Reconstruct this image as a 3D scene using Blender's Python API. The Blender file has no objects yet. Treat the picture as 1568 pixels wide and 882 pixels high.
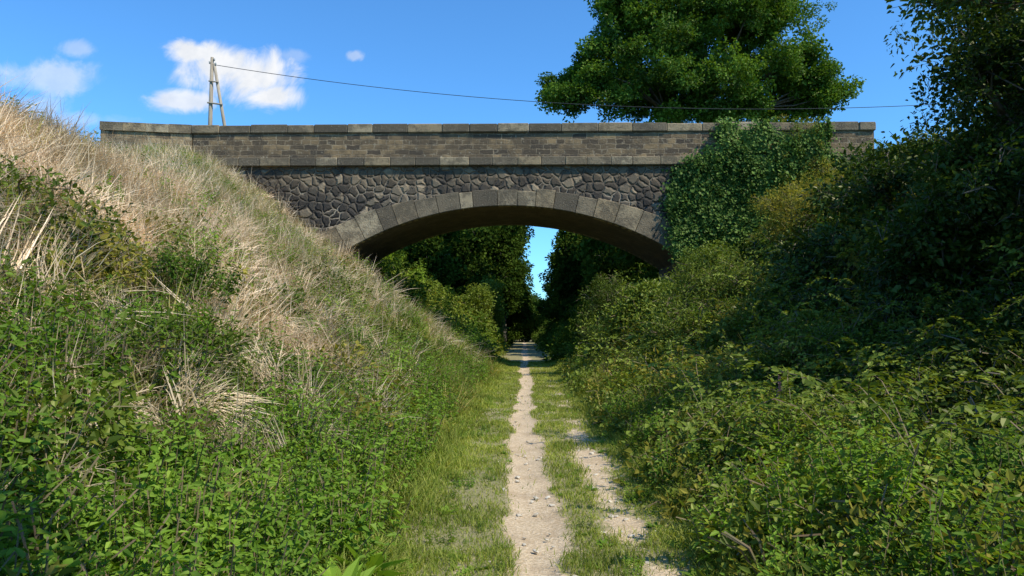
import bpy, math, bmesh, numpy as np
from mathutils import Vector
rng=np.random.default_rng(7)
sc=bpy.context.scene
# ------------------------------------------------------------ camera
CAM=np.array([0,0,1.6]); F=1100.0
fwd=Vector((-0.0173,1,0.0582)).normalized()
cam=bpy.data.cameras.new("camera"); co=bpy.data.objects.new("camera",cam); sc.collection.objects.link(co)
co.location=CAM; q=fwd.to_track_quat('-Z','Y'); co.rotation_euler=q.to_euler()
cam.lens=F/1568*36; cam.sensor_width=36; cam.clip_end=5000; cam.clip_start=0.05
sc.camera=co
Rt=q@Vector((1,0,0)); Up=q@Vector((0,1,0))
def ray(px,py):
    return fwd+Rt*((px-784)/F)+Up*((441-py)/F)
def W(px,py,y):
    d=ray(px,py); k=y/d.y
    return (d.x*k, y, 1.6+d.z*k)
# ------------------------------------------------------------ helpers
def vnoise(x,y,s=1.0,seed=0):
    x=np.asarray(x,float)/s; y=np.asarray(y,float)/s
    xi=np.floor(x).astype(np.int64); yi=np.floor(y).astype(np.int64); fx=x-xi; fy=y-yi
    fx=fx*fx*(3-2*fx); fy=fy*fy*(3-2*fy)
    def h(a,b):
        n=(a*374761393+b*668265263+seed*974634777)&0x7fffffff
        n=((n^(n>>13))*1274126177)&0x7fffffff
        return ((n^(n>>16))&0xffff)/65535.0
    return (h(xi,yi)*(1-fx)+h(xi+1,yi)*fx)*(1-fy)+(h(xi,yi+1)*(1-fx)+h(xi+1,yi+1)*fx)*fy
def fbm(x,y,s,seed=0,o=3):
    r=0;a=1;t=0
    for i in range(o):
        r=r+a*vnoise(x,y,s/2**i,seed+i*17); t+=a; a*=.5
    return r/t
def softmin(a,b,k=.8):
    h=np.clip(.5+.5*(b-a)/k,0,1)
    return b*(1-h)+a*h-k*h*(1-h)
def H(x,y):
    x=np.asarray(x,float); y=np.asarray(y,float)
    zl=np.interp(y,[-50,0,11,14,20,27,34,60,200],[4.2,4.4,4.5,4.7,5.9,7.9,7.9,7.0,5.0])
    zr=np.interp(y,[-50,5,14,20,27,34,60,200],[4,4.5,5,6.2,7.7,7.9,7.0,5.0])
    tl=np.interp(y,[0,14,28,40],[1.35,1.35,1.5,1.8])
    tr=np.interp(y,[0,6,10,14,18,24],[4.2,4.2,3.9,3.0,2.2,1.9])
    L=np.clip(-x-tl,0,None); R=np.clip(x-tr,0,None)
    L=L*L/(L+.4)*.74; R=R*R/(R+.5)*.72
    h=softmin(L,zl)*(x<0)+softmin(R,zr)*(x>=0)
    h=np.maximum(h,0)
    side=np.clip((np.abs(x)-1.5)/2,0,1)
    h=h+side*(fbm(x,y,2.5,5)-.5)*.5
    far=np.clip((np.hypot(x,y)-150)/400,0,1)
    h=h+far*fbm(x,y,220,9)*10
    h=h+(fbm(x,y,.8,3)-.5)*.05
    return h
def mesh_obj(name,verts,faces,mats=(),midx=None,parent=None,smooth=False,link=True):
    me=bpy.data.meshes.new(name)
    me.from_pydata([tuple(v) for v in verts],[],[tuple(int(i) for i in f) for f in faces])
    for m in mats: me.materials.append(m)
    if midx is not None: me.polygons.foreach_set('material_index',np.asarray(midx,dtype=np.int32))
    if smooth: me.polygons.foreach_set('use_smooth',np.ones(len(me.polygons),dtype=bool))
    me.update()
    ob=bpy.data.objects.new(name,me)
    if link: sc.collection.objects.link(ob)
    if parent: ob.parent=parent
    return ob
def empty(name):
    e=bpy.data.objects.new(name,None); sc.collection.objects.link(e); return e
class MB:
    def __init__(s): s.v=[];s.f=[];s.m=[]
    def add(s,v,f,m=0):
        o=len(s.v); s.v.extend([tuple(p) for p in v]); s.f.extend([tuple(i+o for i in q) for q in f]); s.m.extend([m]*len(f))
    def box(s,x0,x1,y0,y1,z0,z1,m=0,b=0.0,j=0.0):
        jj=lambda: (rng.random()-.5)*j
        if b<=0:
            v=[(x,y,z) for x in(x0,x1) for y in(y0,y1) for z in(z0,z1)]
            f=[(0,1,3,2),(4,6,7,5),(0,4,5,1),(2,3,7,6),(0,2,6,4),(1,5,7,3)]
            s.add(v,f,m); return
        y0+=jj(); z1+=jj()*.8
        ys=[(y0+b,z0),(y0,z0+b),(y0,z1-b),(y0+b,z1),(y1-b,z1),(y1,z1-b),(y1,z0+b),(y1-b,z0)]
        n=8; xs=[(x0,b),(x0+b,0),(x1-b,0),(x1,b)]
        cy=(y0+y1)/2; cz=(z0+z1)/2; v=[]
        for x,ins in xs:
            for (y,z) in ys:
                v.append((x, y+(ins if y<cy else -ins)*.9, z+(ins if z<cz else -ins)*.9))
        f=[]
        for k in range(3):
            for i in range(n):
                a=k*n+i; c=k*n+(i+1)%n
                f.append((a,a+n,c+n,c))
        f.append(tuple(range(n))); f.append(tuple(range(4*n-1,3*n-1,-1)))
        s.add(v,f,m)
    def tube(s,pts,rad,sides=8,m=0):
        pts=np.asarray(pts,float); n=len(pts); v=[]
        for i in range(n):
            d=pts[min(i+1,n-1)]-pts[max(i-1,0)]; d/=np.linalg.norm(d)+1e-9
            u=np.cross(d,[0.3,.9,.1]); 
            if np.linalg.norm(u)<1e-3:u=np.cross(d,[1,0,0])
            u/=np.linalg.norm(u); w=np.cross(d,u)
            for k in range(sides):
                a=2*math.pi*k/sides
                v.append(pts[i]+rad[i]*(math.cos(a)*u+math.sin(a)*w))
        f=[(i*sides+k,i*sides+(k+1)%sides,(i+1)*sides+(k+1)%sides,(i+1)*sides+k) for i in range(n-1) for k in range(sides)]
        f.append(tuple(range(sides))[::-1]); f.append(tuple(range((n-1)*sides,n*sides)))
        s.add(v,f,m)
    def obj(s,name,mats,parent=None,smooth=False,link=True):
        return mesh_obj(name,s.v,s.f,mats,s.m,parent,smooth,link)
class NT:
    def __init__(s,tree): s.t=tree; s.n=tree.nodes; s.l=tree.links
    def new(s,typ,**kw):
        n=s.n.new(typ)
        for k,v in kw.items(): setattr(n,k,v)
        return n
    def set(s,sock,val):
        if val is None: return
        if isinstance(val,bpy.types.NodeSocket): s.l.new(val,sock)
        else: sock.default_value=val
    def M(s,op,a,b=None,c=None,clamp=False):
        n=s.new('ShaderNodeMath',operation=op,use_clamp=clamp)
        s.set(n.inputs[0],a); s.set(n.inputs[1],b); s.set(n.inputs[2],c); return n.outputs[0]
    def mix(s,f,a,b,blend='MIX'):
        n=s.new('ShaderNodeMix',data_type='RGBA',blend_type=blend)
        s.set(n.inputs[0],f); s.set(n.inputs[6],a); s.set(n.inputs[7],b); return n.outputs[2]
    def noise(s,vec,scale,detail=4,rough=.55,dist=0):
        n=s.new('ShaderNodeTexNoise'); s.set(n.inputs['Vector'],vec); n.inputs['Scale'].default_value=scale
        n.inputs['Detail'].default_value=detail; n.inputs['Roughness'].default_value=rough; n.inputs['Distortion'].default_value=dist
        return n.outputs['Fac'],n.outputs['Color']
    def ss(s,v,a,b,lo=0.,hi=1.):
        n=s.new('ShaderNodeMapRange',interpolation_type='SMOOTHSTEP'); s.set(n.inputs[0],v)
        for i,x in enumerate((a,b,lo,hi)): n.inputs[i+1].default_value=x
        return n.outputs[0]
def C(r,g,b): return (r,g,b,1)
def newmat(name):
    m=bpy.data.materials.new(name); m.use_nodes=True; m.node_tree.nodes.clear()
    t=NT(m.node_tree); out=t.new('ShaderNodeOutputMaterial'); return m,t,out
def leafmat(name,ca,cb,trans=.35,rough=.5,tc=None,spec=.0):
    m,t,out=newmat(name)
    g=t.new('ShaderNodeNewGeometry'); at=t.new('ShaderNodeAttribute',attribute_type='GEOMETRY',attribute_name='tint')
    col=t.mix(g.outputs['Random Per Island'],C(*ca),C(*cb))
    k=t.ss(at.outputs['Fac'],0,1,.5,1.5)
    hs=t.new('ShaderNodeHueSaturation'); t.set(hs.inputs['Color'],col); t.set(hs.inputs['Value'],k)
    t.set(hs.inputs['Hue'],t.ss(at.outputs['Fac'],0,1,.51,.485))
    p=t.new('ShaderNodeBsdfDiffuse'); t.set(p.inputs[0],hs.outputs[0])
    tr=t.new('ShaderNodeBsdfTranslucent'); 
    tcol=t.mix(1.0,hs.outputs[0],C(*(tc or (1.5,1.35,.5))),'MULTIPLY'); t.set(tr.inputs[0],tcol)
    mx=t.new('ShaderNodeMixShader'); mx.inputs[0].default_value=trans
    t.l.new(p.outputs[0],mx.inputs[1]); t.l.new(tr.outputs[0],mx.inputs[2])
    if spec>0:
        gl=t.new('ShaderNodeBsdfGlossy'); gl.inputs['Roughness'].default_value=rough; gl.inputs['Color'].default_value=(1,.93,.7,1)
        m2=t.new('ShaderNodeMixShader'); m2.inputs[0].default_value=spec; t.l.new(mx.outputs[0],m2.inputs[1]); t.l.new(gl.outputs[0],m2.inputs[2]); mx=m2
    t.l.new(mx.outputs[0],out.inputs[0])
    return m
def simplemat(name,ca,cb,scale=5,rough=.9,bump=.3,stretch=None):
    m,t,out=newmat(name); tc=t.new('ShaderNodeTexCoord'); v=tc.outputs['Object']
    if stretch:
        mp=t.new('ShaderNodeMapping'); mp.inputs['Scale'].default_value=stretch; t.l.new(v,mp.inputs[0]); v=mp.outputs[0]
    f,_=t.noise(v,scale,5,.65); fr=t.ss(f,.3,.7)
    p=t.new('ShaderNodeBsdfPrincipled'); t.set(p.inputs['Base Color'],t.mix(fr,C(*ca),C(*cb))); p.inputs['Roughness'].default_value=rough
    b=t.new('ShaderNodeBump'); b.inputs['Strength'].default_value=bump; b.inputs['Distance'].default_value=.03; t.l.new(f,b.inputs['Height']); t.l.new(b.outputs[0],p.inputs['Normal'])
    t.l.new(p.outputs[0],out.inputs[0]); return m
# ------------------------------------------------------------ materials
m_bramble=leafmat('bramble_leaf',(.075,.12,.014),(.17,.23,.035),.3,.42,None,.015)
m_thick=leafmat('thicket_leaf',(.055,.095,.012),(.13,.185,.03),.3,.42,None,.012)
m_yel=leafmat('yellowing_leaf',(.17,.19,.03),(.32,.29,.06),.35)
m_herb=leafmat('herb_leaf',(.11,.22,.02),(.20,.33,.045),.4,.5,None,.01)
m_grass=leafmat('grass_blade',(.16,.25,.03),(.38,.40,.11),.4)
m_dry=leafmat('dry_straw',(.52,.40,.24),(.88,.73,.50),.2,.6,(1.1,1.0,.8))
m_olive=leafmat('olive_grass',(.20,.23,.045),(.44,.38,.14),.35)
m_oak=leafmat('oak_leaf',(.05,.12,.012),(.12,.22,.025),.3,.45,None,.015)
m_dark=leafmat('woodland_leaf',(.035,.07,.01),(.08,.13,.02),.25)
m_hazel=leafmat('hazel_leaf',(.025,.055,.009),(.065,.115,.02),.3,.4,None,.02)
m_ivy=leafmat('ivy_leaf',(.035,.08,.013),(.10,.18,.033),.12,.5,None,.015)
m_stem=simplemat('stem',(.13,.13,.05),(.20,.13,.08),8)
m_bark=simplemat('bark',(.09,.075,.055),(.17,.15,.12),6,.95,.8,(1,1,.25))
m_brown=leafmat('dead_leaf',(.20,.10,.04),(.34,.19,.08),.2,.7,(1,.9,.6))
m_pink=leafmat('pink_flower',(.35,.2,.28),(.5,.34,.42),.3,.6,(1,1,1))
# ------------------------------------------------------------ prototypes
PROTO=bpy.data.collections.new('plant_prototypes'); PN={}; protos=[]
def unit(v): return v/(np.linalg.norm(v,axis=-1,keepdims=True)+1e-9)
def leaves(C_,D,N,L,Wd,fold=.25,droop=.15,hi=True):
    n=len(C_); D=unit(D); S=unit(np.cross(D,N)); N=unit(np.cross(S,D)); L=L[:,None];Wd=Wd[:,None]
    P=lambda a,b,c: C_+D*(L*a)+S*(Wd*b)+N*(L*c)
    if hi:
        V=np.stack([P(0,0,0),P(.28,.48,fold*.3),P(.66,.36,fold*.2-droop*.5),P(1,0,-droop),P(.66,-.36,fold*.2-droop*.5),P(.28,-.48,fold*.3)],1).reshape(-1,3)
        o=np.arange(n)[:,None]*6
        return V,np.concatenate([o+np.array([[0,1,2,3]]),o+np.array([[0,3,4,5]])],0)
    V=np.stack([P(0,0,0),P(.42,.52,fold*.3),P(1,0,-droop),P(.42,-.52,fold*.3)],1).reshape(-1,3)
    o=np.arange(n)[:,None]*4
    return V,np.concatenate([o+np.array([[0,1,2]]),o+np.array([[0,2,3]])],0)
def strip(mb,p,d,bend,L,w,seg=3,m=0):
    d=np.array(d,float); side=np.cross(d,[0,0,1.]); 
    if np.linalg.norm(side)<1e-3: side=np.array([1.,0,0])
    side/=np.linalg.norm(side); pos=np.array(p,float); v=[];dd=d/np.linalg.norm(d)
    for i in range(seg):
        t=i/seg; ww=w*(1-t**1.6)+.0006
        v.append(pos-side*ww); v.append(pos+side*ww)
        pos=pos+dd*L/seg; dd=dd+np.array(bend)/seg; dd/=np.linalg.norm(dd)
    v.append(pos)
    mb.add(v,[(2*i,2*i+1,2*i+3,2*i+2) for i in range(seg-1)]+[(2*seg-2,2*seg-1,2*seg)],m)
def rib(mb,pts,w,m=1):
    pts=np.asarray(pts,float); s=np.cross(pts[-1]-pts[0],rng.normal(size=3)); s/=np.linalg.norm(s)+1e-9; v=[]
    for i,p in enumerate(pts): v+= [p-s*w,p+s*w]
    mb.add(v,[(2*i,2*i+1,2*i+3,2*i+2) for i in range(len(pts)-1)],m)
def reg(key,mb,mats):
    i=len(protos); ob=mb.obj('p%02d_%s'%(i,key),mats,link=False); PROTO.objects.link(ob); protos.append(key); PN.setdefault(key,[]).append(i)
def rdir(n): return unit(rng.normal(size=(n,3)))
def clump(key,mats,R,n,ls,wr=.6,flat=.8,stems=4,up=.8,N_out=.6,var=3,hi=False,jit=.55):
    for k in range(var):
        mb=MB(); d=rdir(n); r=R*rng.random(n)**.45; Cc=d*r[:,None]; Cc[:,2]*=flat
        D=unit(d*np.array([1,1,.4])+rng.normal(size=(n,3))*jit); Nn=unit(d*N_out+np.array([0,0,up])+rng.normal(size=(n,3))*.4)
        L=ls*(.6+.8*rng.random(n)); V,Fc=leaves(Cc,D,Nn,L,L*wr*(.85+.3*rng.random(n)),.25,.2,hi)
        mb.add(V,Fc,0)
        for s in range(stems):
            e=rdir(1)[0]*R*np.array([1,1,flat]); e[2]=abs(e[2])*.7
            mid=e*.5+np.array([0,0,R*.15]); rib(mb,[np.array([0,0,-R*.3]),mid,e],.006)
        reg(key,mb,mats)
clump('bramble',[m_bramble,m_stem],.36,120,.055,.7,.75,3,hi=True)
clump('bramblef',[m_bramble,m_stem],.5,110,.095,.7,.75,2)
clump('thick',[m_thick,m_stem],.42,110,.068,.5,.8,4,hi=True)
clump('yellow',[m_yel,m_stem],.45,100,.075,.6,.8,4)
clump('bush',[m_dark,m_stem],.75,150,.17,.65,.8,3)
clump('oak',[m_oak,m_bark],.7,120,.19,.62,.7,2,jit=.8)
clump('oakfar',[m_dark,m_bark],.8,90,.26,.62,.75,2,jit=.8)
clump('hazel',[m_hazel,m_bark],.5,75,.11,.62,.8,4,up=.9,hi=True)
clump('dead',[m_brown,m_stem],.6,110,.12,.6,.8,3,var=1)
for k in range(4):
    mb=MB()
    for s in range(3):
        a=rng.random()*6.283; Lc=.6+.6*rng.random(); hz=np.array([math.cos(a),math.sin(a),0]); hh=.3+.3*rng.random()
        f_=lambda t: hz*Lc*t+np.array([0,0,hh*(2.6*t-2.3*t*t)])
        rib(mb,[f_(t) for t in (0,.2,.4,.6,.8,1)],.003)
        n=30; tt=np.sort(.15+.85*rng.random(n)); Cc=np.array([f_(t) for t in tt]); sgn=np.where(np.arange(n)%2==0,1,-1)
        D=np.cross(hz,[0,0,1])[None]*sgn[:,None]+hz[None]*.6+rng.normal(size=(n,3))*.3; L=.04+.025*rng.random(n)
        V,Fc=leaves(Cc,D,np.tile([0,0,1.],(n,1))+rng.normal(size=(n,3))*.3,L,L*.68,.25,.25,True); mb.add(V,Fc,0)
    reg('cane',mb,[m_bramble,m_stem])
def herbs(key,var,stems,hi,ls,mh):
    for k in range(var):
        mb=MB()
        for s in range(stems):
            a=rng.random()*6.28; r=.22*rng.random()**.5; p=np.array([math.cos(a)*r,math.sin(a)*r,0]); h=mh*(.6+.5*rng.random())
            lean=np.array([math.cos(a),math.sin(a),0])*.18*rng.random()+rng.normal(size=3)*.06; lean[2]=0
            rib(mb,[p+lean*t*t*h+np.array([0,0,h*t]) for t in (0,.4,.75,1)],.003)
            lv=int(8+rng.random()*4); CC=[];DD=[];LL=[]
            for i in range(lv):
                t=.15+.85*i/(lv-1); c=p+lean*t*t*h+np.array([0,0,h*t]); aa=i*1.57+rng.random()*.6
                for o in (0,math.pi):
                    CC.append(c+rng.normal(size=3)*.008); DD.append([math.cos(aa+o),math.sin(aa+o),.3-.6*rng.random()+ (0.6 if t>.9 else 0)]); LL.append(ls*(1.1-t*.55)*(.7+.6*rng.random()))
            CC=np.array(CC);DD=np.array(DD);LL=np.array(LL)
            V,Fc=leaves(CC,DD,np.tile([0,0,1.],(len(CC),1))+rng.normal(size=(len(CC),3))*.35,LL,LL*.52,.2,.3,hi); mb.add(V,Fc,0)
        reg(key,mb,[m_herb,m_stem])
herbs('herb',4,10,True,.072,.5)
herbs('herbf',3,8,False,.11,.7)
def tuft(key,mat,n,L0,L1,w,spread,lean,bend,R=.15,var=3,seg=3):
    for k in range(var):
        mb=MB(); off=rng.normal(size=2)*lean*.4
        for i in range(n):
            a=rng.random()*6.28; r=R*rng.random()**.5; p=(math.cos(a)*r,math.sin(a)*r,0)
            a2=a+rng.normal()*.8; l=abs(rng.normal())*spread
            d=(math.cos(a2)*l+off[0],math.sin(a2)*l+off[1],1)
            b=rng.random()*bend
            strip(mb,p,d,(d[0]*b*1.5,d[1]*b*1.5,-b),L0+(L1-L0)*rng.random(),w*(.6+.8*rng.random()),seg)
        reg(key,mb,[mat])
tuft('grass',m_grass,45,.12,.42,.005,.45,.4,.9,.15)
tuft('olive',m_olive,55,.2,.6,.0055,.6,.7,1.2,.24)
tuft('dry',m_dry,80,.2,.75,.0045,.9,1.6,2.0,.32,var=6)
for k in range(2):
    mb=MB(); n=26; a=rng.random(n)*6.28; el=rng.random(n)
    D=np.stack([np.cos(a),np.sin(a),.3+el*1.2],1); Cc=np.stack([np.cos(a)*.03,np.sin(a)*.03,el*.12],1)
    L=.14+.14*rng.random(n); V,Fc=leaves(Cc,D,np.stack([-np.cos(a)*.5,-np.sin(a)*.5,np.ones(n)],1),L,L*.42,.25,.3); mb.add(V,Fc,0); reg('broad',mb,[m_herb])
for k in range(3):
    mb=MB(); n=70; Cc=np.stack([rng.normal(size=n)*.22,-rng.random(n)*.14,rng.normal(size=n)*.26],1)
    D=np.stack([rng.normal(size=n)*.7,-.35-.4*rng.random(n),-.8+rng.normal(size=n)*.4],1)
    N=np.stack([rng.normal(size=n)*.5,-np.ones(n),.5+rng.normal(size=n)*.5],1)
    L=.08+.09*rng.random(n); V,Fc=leaves(Cc,D,N,L,L*.95,.15,.15,False); mb.add(V,Fc,0); reg('ivy',mb,[m_ivy])
mb=MB()
for s in range(3):
    p=rng.normal(size=3)*.08; p[2]=0; h=.8+.3*rng.random(); rib(mb,[p,p+[0,0,h*.6],p+[.02,0,h]],.005)
    n=40; z=h*(.78+.22*rng.random(n)); a=rng.random(n)*6.28; Cc=np.stack([p[0]+.006*np.cos(a),p[1]+.006*np.sin(a),z],1)
    D=np.stack([np.cos(a),np.sin(a),.8+0*a],1); L=.018+.014*rng.random(n); V,Fc=leaves(Cc,D,rdir(n),L,L*.7); mb.add(V,Fc,0)
reg('flower',mb,[m_pink,m_stem])
m_stone=simplemat('limestone_pebble',(.40,.34,.25),(.62,.56,.45),9,.9,.3)
for k in range(3):
    bm=bmesh.new(); bmesh.ops.create_icosphere(bm,subdivisions=1,radius=1)
    s=rng.normal(size=3)
    for v in bm.verts:
        c=v.co; n=1+.3*math.sin(3*c.x+s[0])*math.cos(2.5*c.y+s[1])+.12*math.sin(5*c.z+s[2]); v.co=c*n; v.co.z*=.5
    me=bpy.data.meshes.new('p%02d_stone'%len(protos)); bm.to_mesh(me); bm.free(); me.materials.append(m_stone)
    ob=bpy.data.objects.new(me.name,me); PROTO.objects.link(ob); PN.setdefault('stone',[]).append(len(protos)); protos.append('stone')
ng=bpy.data.node_groups.new('scatter','GeometryNodeTree')
ng.interface.new_socket('Geometry',in_out='INPUT',socket_type='NodeSocketGeometry'); ng.interface.new_socket('Geometry',in_out='OUTPUT',socket_type='NodeSocketGeometry')
gi=ng.nodes.new('NodeGroupInput'); go=ng.nodes.new('NodeGroupOutput'); ip=ng.nodes.new('GeometryNodeInstanceOnPoints')
ci=ng.nodes.new('GeometryNodeCollectionInfo'); ci.inputs['Collection'].default_value=PROTO; ci.inputs['Separate Children'].default_value=True; ci.inputs['Reset Children'].default_value=True
def na(nm,tp):
    n=ng.nodes.new('GeometryNodeInputNamedAttribute'); n.data_type=tp; n.inputs['Name'].default_value=nm; return n.outputs['Attribute']
ng.links.new(gi.outputs[0],ip.inputs['Points']); ng.links.new(ci.outputs[0],ip.inputs['Instance']); ip.inputs['Pick Instance'].default_value=True
ng.links.new(na('idx','INT'),ip.inputs['Instance Index']); ng.links.new(na('rot','FLOAT_VECTOR'),ip.inputs['Rotation']); ng.links.new(na('scl','FLOAT_VECTOR'),ip.inputs['Scale'])
rz=ng.nodes.new('GeometryNodeRealizeInstances'); ng.links.new(ip.outputs[0],rz.inputs[0]); ng.links.new(rz.outputs[0],go.inputs[0])
def scatter(name,pos,keys,scl,tilt=.25,tint=None,parent=None,zs=None,rotz=None,mixw=None,kidx=None):
    pos=np.asarray(pos,float); n=len(pos)
    if isinstance(keys,str): keys=[keys]
    kk=rng.choice(len(keys),n,p=mixw) if kidx is None else kidx
    idx=np.array([PN[keys[k]][int(rng.integers(len(PN[keys[k]])))] for k in kk],dtype=np.int32)
    rot=np.stack([rng.normal(size=n)*tilt,rng.normal(size=n)*tilt,rng.random(n)*6.283 if rotz is None else rng.normal(size=n)*rotz],1)
    s=np.broadcast_to(np.asarray(scl,float),(n,)).copy()
    s=np.stack([s,s,s*(1 if zs is None else zs)],1)
    if tint is None: tint=rng.random(n)
    me=bpy.data.meshes.new(name); me.vertices.add(n); me.vertices.foreach_set('co',pos.ravel())
    me.attributes.new('idx','INT','POINT').data.foreach_set('value',idx)
    me.attributes.new('rot','FLOAT_VECTOR','POINT').data.foreach_set('vector',rot.ravel())
    me.attributes.new('scl','FLOAT_VECTOR','POINT').data.foreach_set('vector',s.ravel())
    me.attributes.new('tint','FLOAT','POINT').data.foreach_set('value',np.clip(tint,0,1).astype(float))
    ob=bpy.data.objects.new(name,me); sc.collection.objects.link(ob)
    md=ob.modifiers.new('scatter','NODES'); md.node_group=ng
    if parent: ob.parent=parent
    return ob
def blades(name,x,y,z,L,w,lean,mat,tint):
    n=len(x); a=rng.random(n)*6.283; l=np.abs(rng.normal(size=n))*lean; d=np.stack([np.cos(a)*l,np.sin(a)*l,np.ones(n)],1); d=unit(d)
    a2=rng.random(n)*6.283; s=np.stack([np.cos(a2),np.sin(a2),np.zeros(n)],1)*w[:,None]
    p=np.stack([x,y,z],1); m_=p+d*(L*.55)[:,None]; d2=unit(d+np.stack([np.cos(a)*.5,np.sin(a)*.5,-.35+0*a],1)); e=m_+d2*(L*.45)[:,None]
    V=np.stack([p-s,p+s,m_+s*.8,m_-s*.8,e],1).reshape(-1,3)
    me=bpy.data.meshes.new(name); me.vertices.add(5*n); me.vertices.foreach_set('co',V.ravel())
    o=np.arange(n)[:,None]*5; li=np.concatenate([o+np.array([[0,1,2,3]]),o+np.array([[3,2,4]])],1).ravel()
    me.loops.add(7*n); me.loops.foreach_set('vertex_index',li.astype(np.int32))
    me.polygons.add(2*n); st=(np.arange(n)[:,None]*7+np.array([[0,4]])).ravel(); me.polygons.foreach_set('loop_start',st.astype(np.int32))
    me.update(calc_edges=True); me.materials.append(mat)
    me.attributes.new('tint','FLOAT','POINT').data.foreach_set('value',np.repeat(np.clip(tint,0,1),5))
    ob=bpy.data.objects.new(name,me); sc.collection.objects.link(ob); return ob
# ------------------------------------------------------------ terrain
def axis(segs):
    a=[]
    for lo,hi,st in segs: a+=list(np.arange(lo,hi,st))
    a.append(segs[-1][1]); return np.array(a)
xs=axis([(-1500,-200,100),(-200,-40,16),(-40,-18,1.5),(-18,18,.3),(18,40,1.5),(40,200,16),(200,1500,100)])
ys=axis([(-300,-20,30),(-20,0,1.2),(0,45,.35),(45,120,1.5),(120,240,8),(240,2400,120)])
X,Y=np.meshgrid(xs,ys); Z=H(X,Y)-.09*(X>-1.3)*(X<1.7)*(Y>-1.5)*(Y<188)
V=np.stack([X,Y,Z],-1).reshape(-1,3); nx=len(xs); ny=len(ys)
ii=(np.arange(ny-1)[:,None]*nx+np.arange(nx-1)[None]).ravel()
Fq=np.stack([ii,ii+1,ii+nx+1,ii+nx],1)
m,t,out=newmat('ground_soil_grass'); tc=t.new('ShaderNodeTexCoord'); v=tc.outputs['Object']
f1,_=t.noise(v,1.3,5,.6); f2,_=t.noise(v,14,4,.7)
c=t.mix(t.ss(f1,.35,.65),C(.05,.06,.02),C(.11,.10,.045)); c=t.mix(t.ss(f2,.45,.75,0,.5),c,C(.07,.12,.03))
p=t.new('ShaderNodeBsdfPrincipled'); t.set(p.inputs['Base Color'],c); p.inputs['Roughness'].default_value=1
b=t.new('ShaderNodeBump'); b.inputs['Strength'].default_value=.8; b.inputs['Distance'].default_value=.08; t.l.new(f2,b.inputs['Height']); t.l.new(b.outputs[0],p.inputs['Normal'])
t.l.new(p.outputs[0],out.inputs[0])
mesh_obj('ground',V,Fq,[m],smooth=True)
xs=np.arange(-1.5,1.95,.05); ys=axis([(-2,14,.07),(14,40,.2),(40,190,1.5)])
X,Y=np.meshgrid(xs,ys)
def cx(y): return .02+.05*np.sin(y*.35)+.03*np.sin(y*1.3+1)
def bareness(x,y):
    tw=.195+.06*(vnoise(x*0,y,.7,61)-.5)*2
    a=np.exp(-((x-cx(y)-.06*(vnoise(x*0,y,.5,62)-.5))/tw)**2)*1.15
    b_=np.exp(-((x-.82-.05*np.sin(y*.5))/.2)**2)*.55*np.interp(y,[0,11,18,28],[1,.85,.5,.1])*(.1+1.6*fbm(x,y,1.3,66))
    return np.clip(a+b_+.85*(fbm(x,y,.4,63)-.55),0,1)
Bn=bareness(X,Y)
Z=H(X,Y)+.02-.03*Bn+(vnoise(X,Y,.12,4)-.5)*.012
V=np.stack([X,Y,Z],-1).reshape(-1,3); nx=len(xs); ny=len(ys); ii=(np.arange(ny-1)[:,None]*nx+np.arange(nx-1)[None]).ravel()
m,t,out=newmat('path_dirt'); tc=t.new('ShaderNodeTexCoord'); v=tc.outputs['Object']
at=t.new('ShaderNodeAttribute',attribute_name='bare')
f1,_=t.noise(v,6,6,.75); f2,_=t.noise(v,38,4,.7); f3,_=t.noise(v,2.2,5,.65)
msk=t.M('ADD',at.outputs['Fac'],t.M('MULTIPLY',t.M('SUBTRACT',f1,.5),1.3)); msk=t.ss(msk,.15,.5)
dirt=t.mix(t.ss(f2,.35,.7),C(.48,.35,.205),C(.74,.59,.40)); dirt=t.mix(t.ss(f3,.45,.65,0,.45),dirt,C(.36,.25,.14))
vo=t.new('ShaderNodeTexVoronoi'); t.l.new(v,vo.inputs['Vector']); vo.inputs['Scale'].default_value=26
dirt=t.mix(t.ss(vo.outputs['Distance'],.2,.1,0,.5),dirt,C(.74,.64,.47))
gr=t.mix(f2,C(.15,.16,.05),C(.42,.34,.18))
p=t.new('ShaderNodeBsdfPrincipled'); t.set(p.inputs['Base Color'],t.mix(msk,gr,dirt)); p.inputs['Roughness'].default_value=1
b=t.new('ShaderNodeBump'); b.inputs['Strength'].default_value=.8; b.inputs['Distance'].default_value=.025; t.l.new(f2,b.inputs['Height']); t.l.new(b.outputs[0],p.inputs['Normal'])
t.l.new(p.outputs[0],out.inputs[0])
po=mesh_obj('dirt_path',V,np.stack([ii,ii+1,ii+nx+1,ii+nx],1),[m],smooth=True)
po.data.attributes.new('bare','FLOAT','POINT').data.foreach_set('value',Bn.ravel())
# ------------------------------------------------------------ bridge
S=28.0/F; YF=28.0; YB=33.3
br=empty('stone_arch_bridge')
m_ring,t,out=newmat('arch_ashlar'); tc=t.new('ShaderNodeTexCoord'); v=tc.outputs['Object']
g=t.new('ShaderNodeNewGeometry'); f1,_=t.noise(v,1.6,6,.7); f2,_=t.noise(v,18,4,.7); f4,_=t.noise(v,5,5,.7)
cr=t.new('ShaderNodeValToRGB'); e=cr.color_ramp.elements; e[0].color=C(.085,.068,.045); e[1].color=C(.43,.35,.22); n_=e.new(.4); n_.color=C(.23,.18,.11); n_=e.new(.75); n_.color=C(.33,.245,.135)
t.l.new(g.outputs['Random Per Island'],cr.inputs[0])
c=t.mix(t.ss(f1,.43,.6,0,.72),cr.outputs[0],C(.088,.070,.045)); c=t.mix(t.ss(f4,.5,.68,0,.6),c,C(.11,.09,.056)); c=t.mix(t.ss(f2,.56,.75,0,.6),c,C(.50,.43,.31))
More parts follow.
